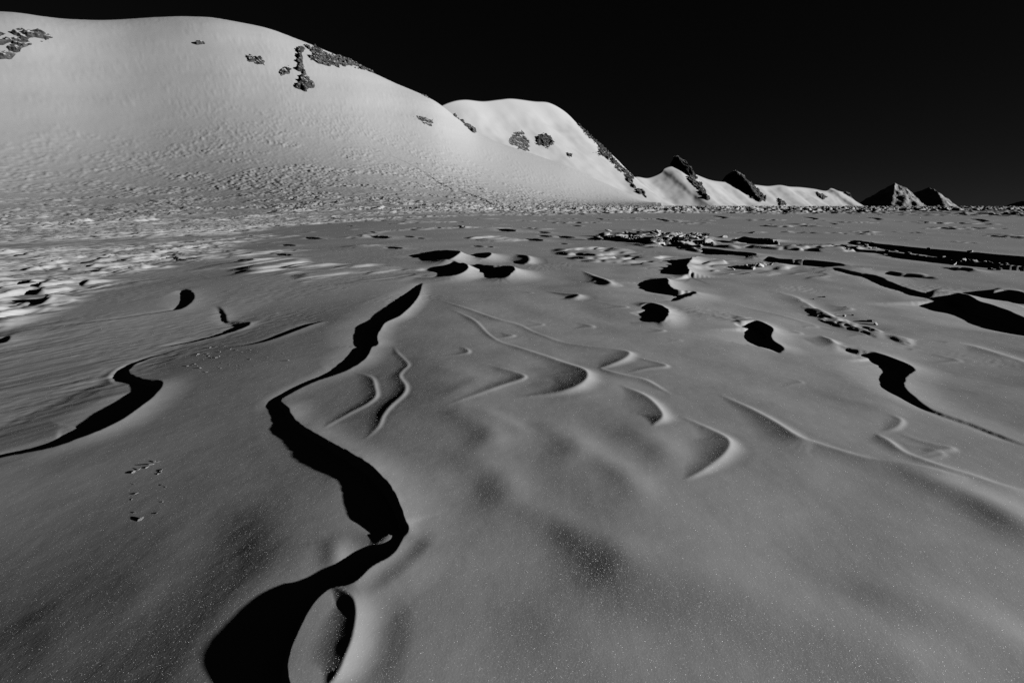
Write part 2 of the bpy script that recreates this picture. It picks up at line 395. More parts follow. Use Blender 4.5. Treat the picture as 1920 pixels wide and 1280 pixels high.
def rough(x, y):
    r = np.hypot(x, y); az = np.degrees(np.arctan2(x, y))
    ca, sa = math.cos(math.radians(28)), math.sin(math.radians(28))
    u = x * ca + y * sa; v = -x * sa + y * ca        # along and across the wind
    wob = gnoise(x / 6, y / 6, 61) * 1.5
    u = u + wob; v = v + .5 * wob
    # bright hummocky patch at the left edge, 7-16 m away
    lim = -7.2 - .33 * (y - 7) + .9 * gnoise(x / 1.9, y / 1.9, 62)
    patch = sstep(lim + .3, lim - 1.2, x) * sstep(5.6, 7.0, y + .5 * gnoise(x, y, 59)) * sstep(40, 24, r)
    z = patch * (saw(x, y, .9, .115, 63, .16, stretch=2.6, wander=1.7) + saw(x, y, .38, .11, 64, .22, stretch=2.6, wander=1.7) + .014 * stepped(u, v, 1.1, .5, 60, .06))
    # the wide field of sastrugi up to the mountain
    m = sstep(0, 8, (r - 24) - np.clip((az + 46) * 0.8, 0, 56) + 5 * gnoise(x / 9, y / 9, 65))
    m = m * (.25 + .75 * sstep(-.35, .2, gnoise(x / 34, y / 17, 66) + .6 * gnoise(x / 90, y / 60, 69)))
    fade = 1 - .72 * sstep(330, 560, r)
    z = z + m * fade * (saw(x, y, 1.15, .15, 67, .25, stretch=2.6) * sstep(150, 70, r) + saw(x, y, .6, .12, 68, .3, stretch=2.6) * sstep(90, 40, r))
    z = z + m * fade * sstep(60, 140, r) * (saw(x, y, 1.8, .33, 70, .34, stretch=2.8) + saw(x, y, 4.5, .10, 73, .3)) + m * sstep(-6, 8, az) * sstep(50, 80, r) * sstep(500, 200, r) * .12 * stepped(u, v, 2.6, 1.5, 74, .08)
    # jumbled, broken crust right of the middle
    j = np.exp(-((x - 6.3) / 2.1) ** 2 - ((y - 20) / 4.2) ** 2)
    z = z + sstep(.25, .6, j + .25 * gnoise(x / .8, y / 1.2, 75)) * .17 * stepped(x, y, .9, 1.3, 76, .07)
    c_ = np.exp(-((x - 4.55 + .10 * (y - 6)) / .30) ** 2 - ((y - 6.0) / 1.0) ** 2)
    z = z + sstep(.35, .7, c_ + .35 * gnoise(x / .25, y / .3, 87)) * .016 * stepped(x, y, .34, .3, 88, .10)
    # broken lips scattered over the middle distance
    md = sstep(8, 13, r) * sstep(70, 45, r) * sstep(-14, -2, x + .25 * y) * sstep(.22, .5, gnoise(x / 5.5 + 4, y / 4.5, 77) + .3 * gnoise(x / 1.7, y / 2, 78))
    z = z + md * .055 * stepped(u, v, 1.5, .8, 79, .12)
    # flaky crust, small
    fl = sstep(5.5, 7.5, r + 2.2 * sstep(-3.2, -4.2, x)) * sstep(30, 14, r) * sstep(.15, .55, gnoise(x / 1.7 + 9, y / 1.3, 71) * .8 + .6 * sstep(-2.2, -3.4, x))
    z = z + fl * .0022 * stepped(u, v, .17, .07, 72, .3, 2)
    # long streaks combed into the lower plain on the left
    lx = -2.9 - 1.1 * np.clip(y - 3.7, 0, 5)
    st = sstep(lx, lx - .7, x) * sstep(14, 7, y) * sstep(1.5, 2.4, y)
    p, q = x * .66 + y * .75, -x * .75 + y * .66
    z = z + st * (.0055 * gnoise(p / 2.6, q / .32, 85) + .0018 * gnoise(p / .9, q / .11, 86))
    return z
ROUGH = rough(X, Y)
Z += ROUGH

# ------------------------------------------------------------------ the big mountain on the left
SIL = np.array([(-700,60),(-400,40),(-200,26),(-60,19),(0,21),(30,22),(70,29),(110,35),(170,39),(230,39),(290,34),(340,31),(390,31),(430,36),(500,52),(580,82),(650,112),(700,137),(740,157),
                (785,174),(815,188),(845,212),(870,232),(892,249),(940,270),(1000,289),(1060,310),(1120,337),(1180,364),(1215,380),(1245,390)], float)
sa_, st_ = [], []
for px, py in SIL:
    d = ray(px, py); hd = math.hypot(d[0], d[1])
    sa_.append(math.atan2(d[0], d[1])); st_.append(d[2] / hd)
sa_ = np.array(sa_); st_ = np.array(st_)
azg = ((AZ + np.pi) % (2 * np.pi)) - np.pi
tanc = np.interp(azg, sa_, np.maximum(st_, 0), left=-1, right=-1)
# dies away outside the traced part
tanc = np.where(tanc < 0, np.where(azg < sa_[0], st_[0] * sstep(-2.6, sa_[0], azg), 0), tanc)
DC = np.interp(np.degrees(azg), [-60, -30, -10, 0, 18, 25], [720, 720, 740, 720, 620, 600])
R0 = np.interp(np.degrees(azg), [-60, -45, -30, -10, 5, 18], [48, 52, 62, 85, 140, 420])
def smooth_az(a, sd):
    k = np.arange(-int(3 * sd), int(3 * sd) + 1); g = np.exp(-.5 * (k / sd) ** 2); g /= g.sum()
    n = len(k) // 2
    b = a.copy(); b[:len(az_front)] = np.convolve(np.pad(a[:len(az_front)], n, mode='edge'), g, 'valid'); return b
tanc = smooth_az(tanc, 5)
ad = np.degrees(azg)
ca_ = np.maximum(np.cos(np.clip(azg, -1.15, .9)), .3)
DC = np.interp(ad, [-75, -50, -30, -10, 0, 18, 25], [850, 800, 745, 715, 690, 620, 600])
RB = np.interp(ad, [-75, -50, -30, -15, 0, 10, 18], [480, 440, 350, 330, 370, 460, 560])
R0 = np.interp(ad, [-75, -50, -35, -15, 0, 8, 18], [95, 90, 76, 78, 110, 190, 400])
DC = smooth_az(DC, 60); RB = smooth_az(RB, 60); R0 = smooth_az(R0, 60)
# the break of slope, by bearing
bt_a, bt_t = [], []
for px, py in [(-400,280),(0,296),(200,302),(340,300),(470,296),(560,298),(650,303),(760,318),(900,341),(1000,357),(1100,372),(1215,384)]:
    d = ray(px, py); hd = math.hypot(d[0], d[1]); bt_a.append(math.atan2(d[0], d[1])); bt_t.append(max(d[2] / hd, 0))
TB = smooth_az(np.interp(azg, bt_a, bt_t), 30)
TB = smooth_az(np.minimum(TB, tanc * .8), 25)
# its grade along every bearing: a low apron that steepens slowly into the face and rounds off at the crest
r_ = RR; dr_ = np.diff(R, prepend=0)[:, None]
apron = sstep(0, .55, (r_ - R0[None]) / (RB - R0)[None])
crown = 1 - .92 * sstep(.52, 1.0, (r_ - RB[None]) / (DC - RB)[None])
face_ = sstep(-.45, .75, (r_ - RB[None]) / (DC - RB)[None])
IA = np.cumsum(apron * crown * dr_, 0); IB = np.cumsum(face_ * crown * dr_, 0)
def at(Fld, rad):
    i = np.clip(np.searchsorted(R, rad), 0, len(R) - 1); return Fld[i, np.arange(len(AZ))]
zb = TB * RB; zc = tanc * DC
a11, a12, a21, a22 = at(IA, RB), at(IB, RB), at(IA, DC), at(IB, DC)
det = a11 * a22 - a12 * a21
s1 = (zb * a22 - a12 * zc) / det; s2 = (a11 * zc - a21 * zb) / det
s1 = smooth_az(np.clip(s1, .02, .5), 12)
s2 = smooth_az(np.maximum((zc - s1 * a21) / a22, 0), 8)
MT = s1[None] * IA + s2[None] * IB
MT = np.where(zc[None] > .5, MT, 0)
e_ = np.clip((RR - DC[None]) / DC[None], 0, .6)
MT = MT - 2.0 * zc[None] * e_ ** 1.5
LZ = west_dip(X, Y)
top = np.max(np.where((RR > RB[None]), (MT + LZ - H) / RR, -1), axis=0)
cor = np.where(tanc > .004, (tanc) / np.maximum(top, 1e-4), 1)
cor = smooth_az(np.clip(cor, .7, 1.3), 4)
MT = MT * (1 + (cor - 1)[None] * sstep(.3, .9, (RR - RB[None]) / (DC - RB)[None]))
up = np.clip((RR - R0[None]) / (DC - R0)[None], 0, 1); U = (RR - R0[None]) / (DC - R0)[None]
Z0 = MT.copy()
BUMP = sstep(.5, .7, up) * sstep(1.05, .93, U) * (tanc[None] / .34) * (1.6 * gnoise(X / 90, Z0 / 30, 82) +   .22 * fbm(X / 60, Z0 / 6, 3, 83) + .10 * fbm(X / 20 + .1 * Z0, Z0 / 2.4, 3, 84))
MT = MT + BUMP
MT = MT - np.where((RR > 300), ((np.minimum(RR, 3000) - 300) ** 2) * 6e-6, 0) * (tanc <= 0.002)[None]
Z += MT

# flatten the tripod's own spot
Z -= 0

# ------------------------------------------------------------------ materials
def new_mat(name):
    m = bpy.data.materials.new(name); m.use_nodes = True
    m.node_tree.nodes.clear(); return m, m.node_tree.nodes, m.node_tree.links

def snow_material(name, albedo, grain, sparkle):
    m, N, L = new_mat(name)
    out = N.new('ShaderNodeOutputMaterial')
    geo = N.new('ShaderNodeNewGeometry'); tc = N.new('ShaderNodeTexCoord')
    # wind-packed grain
    n1 = N.new('ShaderNodeTexNoise'); n1.inputs['Scale'].default_value = 140; n1.inputs['Detail'].default_value = 3
    n2 = N.new('ShaderNodeTexNoise'); n2.inputs['Scale'].default_value = 9; n2.inputs['Detail'].default_value = 4
    L.new(tc.outputs['Object'], n1.inputs['Vector']); L.new(tc.outputs['Object'], n2.inputs['Vector'])
    b1 = N.new('ShaderNodeBump'); b1.inputs['Strength'].default_value = 1.0; b1.inputs['Distance'].default_value = grain
    L.new(n1.outputs['Fac'], b1.inputs['Height'])
    b2 = N.new('ShaderNodeBump'); b2.inputs['Strength'].default_value = 1.0; b2.inputs['Distance'].default_value = grain * 6
    L.new(n2.outputs['Fac'], b2.inputs['Height']); L.new(b1.outputs['Normal'], b2.inputs['Normal'])
    ramp = N.new('ShaderNodeMapRange'); ramp.inputs['From Min'].default_value = .3; ramp.inputs['From Max'].default_value = .7
    ramp.inputs['To Min'].default_value = albedo * .95; ramp.inputs['To Max'].default_value = min(albedo * 1.04, .95)
    L.new(n2.outputs['Fac'], ramp.inputs['Value'])
    dif = N.new('ShaderNodeBsdfDiffuse'); dif.inputs['Roughness'].default_value = 0.0
    L.new(ramp.outputs[0], dif.inputs['Color']); L.new(b2.outputs['Normal'], dif.inputs['Normal'])
    if not sparkle:
        L.new(dif.outputs[0], out.inputs['Surface']); return m
    # loose ice crystals: every cell is a tiny mirror lying its own way
    vor = N.new('ShaderNodeTexVoronoi'); vor.inputs['Scale'].default_value = 1250
    L.new(tc.outputs['Object'], vor.inputs['Vector'])
    sub = N.new('ShaderNodeVectorMath'); sub.operation = 'MULTIPLY_ADD'
    sub.inputs[1].default_value = (2, 2, 1.2); sub.inputs[2].default_value = (-1, -1, 0.0)
    L.new(vor.outputs['Color'], sub.inputs[0])
    nrm = N.new('ShaderNodeVectorMath'); nrm.operation = 'NORMALIZE'; L.new(sub.outputs[0], nrm.inputs[0])
    gl = N.new('ShaderNodeBsdfAnisotropic'); gl.distribution = 'GGX'; gl.inputs['Roughness'].default_value = .26
    gl.inputs['Color'].default_value = (.9, .9, .9, 1)
    L.new(nrm.outputs[0], gl.inputs['Normal'])
    wn = N.new('ShaderNodeTexWhiteNoise'); wn.noise_dimensions = '3D'; L.new(vor.outputs['Position'], wn.inputs['Vector'])
    gt = N.new('ShaderNodeMath'); gt.operation = 'GREATER_THAN'; gt.inputs[1].default_value = .66
    cl = N.new('ShaderNodeTexNoise'); cl.inputs['Scale'].default_value = 22; cl.inputs['Detail'].default_value = 3
    L.new(tc.outputs['Object'], cl.inputs['Vector'])
    ca = N.new('ShaderNodeMath'); ca.operation = 'MULTIPLY_ADD'; ca.inputs[1].default_value = .45
    L.new(cl.outputs['Fac'], ca.inputs[0]); L.new(wn.outputs['Value'], ca.inputs[2])
    cb = N.new('ShaderNodeMath'); cb.operation = 'SUBTRACT'; cb.inputs[1].default_value = .22; L.new(ca.outputs[0], cb.inputs[0])
    L.new(cb.outputs[0], gt.inputs[0])
    mx = N.new('ShaderNodeMath'); mx.operation = 'MULTIPLY'; mx.inputs[1].default_value = sparkle; L.new(gt.outputs[0], mx.inputs[0])
    mix = N.new('ShaderNodeMixShader'); L.new(mx.outputs[0], mix.inputs['Fac'])
    L.new(dif.outputs[0], mix.inputs[1]); L.new(gl.outputs[0], mix.inputs[2])
    L.new(mix.outputs[0], out.inputs['Surface'])
    return m

def rock_material(name, dark, light, snow_cover, scale):
    """Bare rock; drifted snow lies where the face is flat enough to hold it."""
    m, N, L = new_mat(name)
    out = N.new('ShaderNodeOutputMaterial'); tc = N.new('ShaderNodeTexCoord'); geo = N.new('ShaderNodeNewGeometry')
    n = N.new('ShaderNodeTexNoise'); n.inputs['Scale'].default_value = scale; n.inputs['Detail'].default_value = 8
    L.new(tc.outputs['Object'], n.inputs['Vector'])
    cr = N.new('ShaderNodeMapRange'); cr.inputs['From Min'].default_value = .35; cr.inputs['From Max'].default_value = .65
    cr.inputs['To Min'].default_value = dark; cr.inputs['To Max'].default_value = light
    L.new(n.outputs['Fac'], cr.inputs['Value'])
    sep = N.new('ShaderNodeSeparateXYZ'); L.new(geo.outputs['Normal'], sep.inputs[0])
    ad = N.new('ShaderNodeMath'); ad.operation = 'MULTIPLY_ADD'; ad.inputs[1].default_value = .5
    L.new(n.outputs['Fac'], ad.inputs[0]); L.new(sep.outputs['Z'], ad.inputs[2])
    mr = N.new('ShaderNodeMapRange'); mr.inputs['From Min'].default_value = snow_cover; mr.inputs['From Max'].default_value = snow_cover + .06
    L.new(ad.outputs[0], mr.inputs['Value'])
    mix = N.new('ShaderNodeMix'); mix.data_type = 'FLOAT'
    L.new(mr.outputs[0], mix.inputs[0]); L.new(cr.outputs[0], mix.inputs[2]); mix.inputs[3].default_value = .75
    bmp = N.new('ShaderNodeBump'); bmp.inputs['Strength'].default_value = 1; bmp.inputs['Distance'].default_value = .22 / scale
    L.new(n.outputs['Fac'], bmp.inputs['Height'])
    d = N.new('ShaderNodeBsdfDiffuse'); L.new(mix.outputs[0], d.inputs['Color']); L.new(bmp.outputs[0], d.inputs['Normal'])
    L.new(d.outputs[0], out.inputs['Surface'])
    return m

M_SNOW = snow_material('wind_packed_snow', .74, .00025, .034)
M_HILL = snow_material('mountain_snow', .76, .003, 0)
M_BLOCK = snow_material('broken_snow', .82, .0015, 0)
M_ROCK = rock_material('dark_rock', .03, .16, 1.02, .30)
M_ROCKP = rock_material('half_buried_rock', .05, .14, 1.08, .35)
M_PEAK = rock_material('far_rock', .30, .66, 1.28, .02)

# ------------------------------------------------------------------ mesh building
def mesh_obj(name, verts, faces, mat, smooth=True, parent=None):
    verts = np.ascontiguousarray(verts, dtype=np.float32); faces = np.ascontiguousarray(faces, dtype=np.int32)
    me = bpy.data.meshes.new(name)
    nf, k = faces.shape
    me.vertices.add(len(verts)); me.vertices.foreach_set('co', verts.ravel())
    me.loops.add(nf * k); me.loops.foreach_set('vertex_index', faces.ravel())
    me.polygons.add(nf); me.polygons.foreach_set('loop_start', np.arange(0, nf * k, k, dtype=np.int32))
    me.polygons.foreach_set('use_smooth', np.full(nf, smooth, dtype=bool))
    me.update(calc_edges=True); me.validate()
    me.materials.append(mat)
    o = bpy.data.objects.new(name, me); COL.objects.link(o)
    if parent: o.parent = parent
    return o

def grid_faces(nr, nc, wrap=False):
    i = np.arange(nr - 1)[:, None]; j = np.arange(nc if wrap else nc - 1)[None]
    j2 = (j + 1) % nc
    return np.stack([i * nc + j, i * nc + j2, (i + 1) * nc + j2, (i + 1) * nc + j], -1)

def compact(verts, faces):
    used = np.zeros(len(verts), bool); used[faces.ravel()] = True
    idx = np.cumsum(used) - 1
    return verts[used], idx[faces]

V = np.stack([X, Y, Z], -1).reshape(-1, 3)
FC = grid_faces(len(R), len(AZ), True)
deg_col = np.degrees(azg)
mount_col = (tanc > 0.002)
is_m = np.zeros(FC.shape[:2], bool); is_m[N_FIELD:] = mount_col[None]
keep_far = np.ones(FC.shape[:2], bool)
F_field = FC[~is_m][:, ::-1]; F_mount = FC[is_m][:, ::-1]
F_mount = F_mount[R[F_mount[:, 0] // len(AZ)] < 1250]
v, f = compact(V, F_field); field = mesh_obj('snow_field', v, f, M_SNOW); field['kind'] = 'structure'
v, f = compact(V, F_mount); mount = mesh_obj('snow_mountain', v, f, M_HILL); mount['kind'] = 'structure'

# ------------------------------------------------------------------ mountains behind: a crest line and the faces below it
def crest_point(px, py, dist):
    d = ray(px, py); k = dist / math.hypot(d[0], d[1])
    return np.array([d[0] * k, d[1] * k, H + d[2] * k])

def ridge(name, pts, phi, slope, rough_a, rough_l, mat, zbase=-12, n=10, nu=70, seed=5, conc=1.25, ribs=0.0):
    """pts: (px, py, distance). The front falls along the heading phi (degrees), the back the other way."""
    P = catmull([crest_point(*p) for p in pts], n)
    fx, fy = math.sin(math.radians(phi)), -math.cos(math.radians(phi))
    hgt = np.maximum(P[:, 2] - zbase, 1)
    w = hgt / math.tan(math.radians(slope))
    u = np.concatenate([-np.linspace(1, 0, 12, endpoint=False), np.linspace(0, 1, nu) ** 1.1])
    un = np.abs(u)
    S = np.zeros((len(P), len(u), 3))
    S[..., 0] = P[:, 0:1] + fx * w[:, None] * u
    S[..., 1] = P[:, 1:2] + fy * w[:, None] * u
    prof = (1 - un) ** conc
    S[..., 2] = zbase + hgt[:, None] * prof
    fade = sstep(0, .18, un)
    nz = rough_a * fbm(S[..., 0] / rough_l, S[..., 1] / rough_l, 4, seed)
    if ribs:
        along = (S[..., 0] * fy - S[..., 1] * fx)
        nz = nz + ribs * gnoise(along / (rough_l * .8), (S[..., 0] * fx + S[..., 1] * fy) / (rough_l * 4), seed + 3)
    S[..., 2] += nz * fade
    return S

def surf_obj(name, S, mat, label=None, flip=False):
    nr, nc = S.shape[:2]
    f = grid_faces(nr, nc).reshape(-1, 4)
    if flip: f = f[:, ::-1]
    o = mesh_obj(name, S.reshape(-1, 3), f, mat)
    return o

S_DOME = ridge('snow_dome', [(740,240,820),(800,212,850),(840,193,880),(870,187,910),(905,190,950),(935,187,985),(960,185,1015),(1000,190,1070),(1030,193,1110),(1060,210,1160),(1085,235,1200),
                             (1100,250,1225),(1130,275,1280),(1160,302,1330),(1182,328,1370),(1200,355,1400),(1222,380,1450),(1250,392,1500)],
               44, 34, 9, 120, M_HILL, n=12, nu=90, seed=90, conc=1.3)
o = surf_obj('snow_dome', S_DOME, M_HILL); o['kind'] = 'structure'
S_RIDGE = ridge('snow_ridge', [(1120,365,1380),(1160,345,1420),(1190,332,1470),(1215,334,1520),(1238,325,1560),(1246,316,1580),(1262,312,1610),(1280,316,1650),(1300,325,1690),(1330,337,1750),(1355,341,1800),(1385,343,1870),
                               (1420,347,1950),(1440,349,2000),(1462,347,2060),(1480,350,2110),(1500,351,2170),(1525,354,2240),(1548,358,2310),(1558,353,2340),(1572,358,2380),(1582,361,2400),(1590,368,2420),(1594,388,2440)],
                36, 32, 7, 90, M_HILL, n=10, nu=60, seed=95, conc=1.15, ribs=6)
o = surf_obj('snow_ridge', S_RIDGE, M_HILL); o['kind'] = 'structure'

def far_peak(px, py, dist, left, right, front, seed):
    """A rocky summit seen whole: left / right half-widths in metres, arete towards us along `front` degrees."""
    c = crest_point(px, py, dist); zb = -90.0; h = c[2] - zb
    th = np.linspace(0, 2 * math.pi, 121)[:-1]; rho = np.linspace(0, 1, 46)
    T, Q = np.meshgrid(th, rho, indexing='xy')
    wx = np.where(np.cos(T) < 0, left, right)
    rad = 1 / np.sqrt((np.cos(T) / wx) ** 2 + (np.sin(T) / (.5 * (left + right))) ** 2)
    fold = np.zeros_like(T)
    for a0, am in ((front, .8), (front + 95, .3), (front + 175, .4), (front - 110, .3)):
        d_ = np.abs((np.degrees(T) - a0 + 180) % 360 - 180)
        fold += am * np.exp(-d_ / 26)
    x = c[0] + np.cos(T) * Q * rad; y = c[1] + np.sin(T) * Q * rad
    z = zb + h * (1 - Q) ** 1.05 + h * fold * Q * (1 - Q) ** 1.3
    n = fbm(x / (.22 * left), y / (.22 * left), 5, seed, .55)
    z += h * .11 * n * sstep(0, .12, Q) * sstep(1, .8, Q)
    o = mesh_obj('far_peak', np.stack([x, y, z], -1).reshape(-1, 3), grid_faces(len(rho), len(th), True).reshape(-1, 4)[:, ::-1], M_PEAK)
    o['kind'] = 'structure'
far_peak(1678, 343, 5200, 330, 330, -126, 101)
far_peak(1655, 362, 5600, 240, 160, -100, 102)
far_peak(1742, 351, 6600, 420, 330, -100, 105)
far_peak(1916, 377, 7900, 200, 420, -80, 109)

# ------------------------------------------------------------------ rock outcrops: jagged sheets of rock breaking through the snow
def in_poly(px, py, poly):
    inside = np.zeros(px.shape, bool); n = len(poly)
    for i in range(n):
        x1, y1 = poly[i]; x2, y2 = poly[(i + 1) % n]
        c = ((y1 > py) != (y2 > py)) & (px < (x2 - x1) * (py - y1) / (y2 - y1 + 1e-9) + x1)
        inside ^= c
    return inside

def poly_dist(px, py, poly):
    best = np.full(px.shape, 1e9); n = len(poly)
    for i in range(n):
        ax, ay = poly[i]; bx, by = poly[(i + 1) % n]
        dx, dy = bx - ax, by - ay
        t = np.clip(((px - ax) * dx + (py - ay) * dy) / (dx * dx + dy * dy + 1e-9), 0, 1)
        best = np.minimum(best, np.hypot(px - ax - t * dx, py - ay - t * dy))
    return np.where(in_poly(px, py, poly), best, -best)

def upsample(S, k):
    nr, nc = S.shape[:2]
    i = np.linspace(0, nr - 1, (nr - 1) * k + 1); j = np.linspace(0, nc - 1, (nc - 1) * k + 1)
    i0 = np.minimum(i.astype(int), nr - 2); j0 = np.minimum(j.astype(int), nc - 2)
    fi = (i - i0)[:, None, None]; fj = (j - j0)[None, :, None]
    a = S[i0][:, j0]; b = S[i0][:, j0 + 1]; c = S[i0 + 1][:, j0]; d = S[i0 + 1][:, j0 + 1]
    return (a * (1 - fj) + b * fj) * (1 - fi) + (c * (1 - fj) + d * fj) * fi

S_MOUNT = np.stack([X, Y, Z], -1)[N_FIELD:, :len(az_front)]
S_MOUNT = S_MOUNT[(R[N_FIELD:] < 950)]

def outcrop(S, poly, label, amp, size, thr=.0, mat=None, margin=3, k=2, seed=1):
    poly = [tuple(p) for p in poly]
    px, py = project(S[..., 0], S[..., 1], S[..., 2])
    xs = [p[0] for p in poly]; ys = [p[1] for p in poly]
    m = (px > min(xs) - margin) & (px < max(xs) + margin) & (py > min(ys) - margin) & (py < max(ys) + margin)
    ii, jj = np.where(m)
    if len(ii) == 0: print('no surface for', label); return None
    i0, i1, j0, j1 = max(ii.min() - 1, 0), ii.max() + 2, max(jj.min() - 1, 0), jj.max() + 2
    T = upsample(S[i0:i1, j0:j1], k)
    px, py = project(T[..., 0], T[..., 1], T[..., 2])
    d = poly_dist(px, py, poly)
    amp = amp * .8; size = size * 1.5; thr = thr - .04
    gu = np.gradient(T, axis=0); gv = np.gradient(T, axis=1)
    nrm = np.cross(gu, gv); nrm /= np.linalg.norm(nrm, axis=-1, keepdims=True) + 1e-9
    nrm *= np.where(nrm[..., 2:3] < 0, -1, 1)
    toward = -T.copy(); toward[..., 2] += H
    toward /= np.linalg.norm(toward, axis=-1, keepdims=True)
    nx = (T[..., 0] + .6 * T[..., 1]) / size; ny = (T[..., 2] * 1.6 - .4 * T[..., 0] + .5 * T[..., 1]) / size
    d = d + 2.2 * fbm(nx * 1.2, ny * 1.2, 2, seed + 3) * 2
    n = 1 - 2 * np.abs(fbm(nx * .8, ny * .8, 4, seed, .5)) 
    n = n - .50 + .75 * fbm(nx * 1.1, ny * 1.1, 3, seed + 7, .6)
    lift = amp * (np.where(d > 0, np.clip(d / 2.5, 0, 1) * .30, d * .5) + n - thr)
    lift = np.maximum(lift, -amp * .5)
    T = T + nrm * lift[..., None]
    f = grid_faces(*T.shape[:2])
    ok = (lift > -amp * .45)
    keep = ok[:-1, :-1] | ok[1:, :-1] | ok[:-1, 1:] | ok[1:, 1:]
    f = f[keep]
    if len(f) == 0: print('empty', label); return None
    V_ = T.reshape(-1, 3)
    lab = np.arange(len(V_))
    while True:                                  # islands of rock: the largest is the outcrop, the others its ledges
        new = lab.copy(); m_ = lab[f].min(1)
        for k_ in range(4): np.minimum.at(new, f[:, k_], m_)
        new = new[new]
        if (new == lab).all(): break
        lab = new
    ids, cnt = np.unique(lab[f[:, 0]], return_counts=True)
    ids = ids[np.argsort(-cnt)]; cnt = np.sort(cnt)[::-1]
    ids = ids[cnt >= max(12, .035 * cnt[0])][:14]
    o = None
    for q_ in ids:
        v, g_ = compact(V_, f[lab[f[:, 0]] == q_])
        if o is None:
            c = v.mean(0)
            o = mesh_obj('rock_outcrop', v - c, g_[:, ::-1], mat or M_ROCK, smooth=False); o.location = c
        else:
            mesh_obj('rock_ledge', v - c, g_[:, ::-1], mat or M_ROCK, smooth=False, parent=o)
    o['label'] = label; o['category'] = 'rock'; o['group'] = 'dark rocks showing through the mountain snow'
    return o

def sc(pts, ox, oy, k): return [(ox + x / k, oy + y / k) for x, y in pts]
outcrop(S_MOUNT, sc([(-60,200),(0,190),(60,195),(110,160),(220,165),(260,190),(310,205),(250,230),(235,270),(130,275),(90,320),(60,335),(-60,330)], 0, 0, 3),
        'broad dark rock band streaked with snow at left end of the mountain', 5, 12, .30, seed=201)
outcrop(S_MOUNT, sc([(1108,244),(1130,234),(1152,240),(1150,252),(1115,250)], 0, 0, 3), 'lone tiny rock high on the open snow slope', 3, 8, -.3, seed=202)
outcrop(S_MOUNT, sc([(1380,305),(1440,308),(1480,325),(1490,370),(1440,362),(1390,345)], 0, 0, 3), 'loose cluster of small rocks left of the rocky rib', 3, 5, .32, seed=203)
outcrop(S_MOUNT, sc([(1575,395),(1605,366),(1642,390),(1622,425),(1580,428)], 0, 0, 3), 'small rock patch just beside the tall rocky rib', 3, 5, .25, seed=204)
outcrop(S_MOUNT, sc([(215,125),(265,100),(275,125),(252,160),(252,200),(268,260),(288,320),(335,380),(338,405),(284,408),(284,432),(232,428),(210,400),(238,360),(242,300),(220,270),(230,230),(222,180)], 500, 60, 3.84),
        'tall narrow rocky rib running down the mountain face', 4, 8, -.05, seed=205)
outcrop(S_MOUNT, sc([(275,102),(345,108),(440,168),(520,180),(620,212),(720,255),(770,295),(700,270),(600,240),(540,250),(480,238),(430,250),(380,230),(330,205),(285,165),(340,165),(300,125)], 500, 60, 3.84),
        'long jagged rock band just under the mountain skyline', 4, 7, .05, seed=206)
outcrop(S_MOUNT, sc([(1065,605),(1130,612),(1195,640),(1188,675),(1140,662)], 500, 60, 3.84), 'faint half buried rocks low on the mountain shoulder', 1.6, 6, .1, M_ROCKP, seed=207)
outcrop(S_MOUNT, sc([(1085,412),(1130,430),(1172,462),(1160,472),(1110,440)], 500, 60, 3.84), 'thin line of stones along the skyline above the saddle', 2, 5, .1, seed=208)
outcrop(S_MOUNT, sc([(1335,565),(1400,570),(1455,588),(1455,618),(1412,618),(1445,640),(1505,718),(1490,728),(1436,672),(1395,625),(1350,600)], 500, 60, 3.84),
        'rocks in the notch between the mountain and the round dome', 5, 8, -.1, seed=209)
outcrop(S_DOME, sc([(230,350),(300,325),(350,400),(352,470),(280,460),(205,410)], 900, 160, 3.84), 'faint grey streaked rocks on the left of the dome', 2.0, 9, .2, M_ROCKP, k=4, seed=210)
outcrop(S_DOME, sc([(402,380),(440,352),(480,356),(537,400),(522,432),(490,458),(450,434),(408,424)], 900, 160, 3.84), 'dark compact rock patch in the middle of the dome', 6, 9, .15, k=4, seed=211)
outcrop(S_DOME, sc([(700,280),(740,258),(805,295),(810,370),(860,410),(910,450),(960,520),(1010,580),(1060,620),(1100,660),(1110,730),(1060,705),(1030,640),(980,604),(930,542),(870,512),(808,486),(848,470),(830,412),(780,374),(735,325)], 900, 160, 3.84),
        'long broken rock edge down the right side of the dome', 9, 9, .46, k=4, seed=212)
outcrop(S_DOME, sc([(1105,735),(1180,768),(1195,800),(1150,782)], 900, 160, 3.84), 'short dark rock at the foot of the dome', 5, 12, -.2, k=4, seed=213)
outcrop(S_DOME, sc([(628,496),(657,500),(650,508),(632,508)], 900, 160, 3.84), 'tiny pair of stones below the dome rock patch', 3, 8, -.4, k=4, seed=214)
outcrop(S_RIDGE, sc([(1490,660),(1530,650),(1570,700),(1610,740),(1625,785),(1670,830),(1640,836),(1590,775),(1530,715)], 900, 160, 3.84), 'thin rock rib falling from the tower down the ridge', 9, 18, -.15, k=4, seed=215)
outcrop(S_RIDGE, sc([(520,195),(550,220),(605,290),(628,304),(590,308),(540,272),(480,236),(430,214)], 1200, 260, 2.667), 'diagonal black rock strip under the dark ridge horn', 12, 22, -.5, k=4, seed=216)
outcrop(S_RIDGE, sc([(688,305),(705,308),(728,330),(700,332)], 1200, 260, 2.667), 'small dark rock low on the ridge', 8, 18, -.3, k=4, seed=217)
outcrop(S_RIDGE, sc([(880,265),(905,280),(928,292),(915,300),(890,288)], 1200, 260, 2.667), 'small shaded rock near the far end of the ridge', 7, 18, -.3, k=4, seed=218)

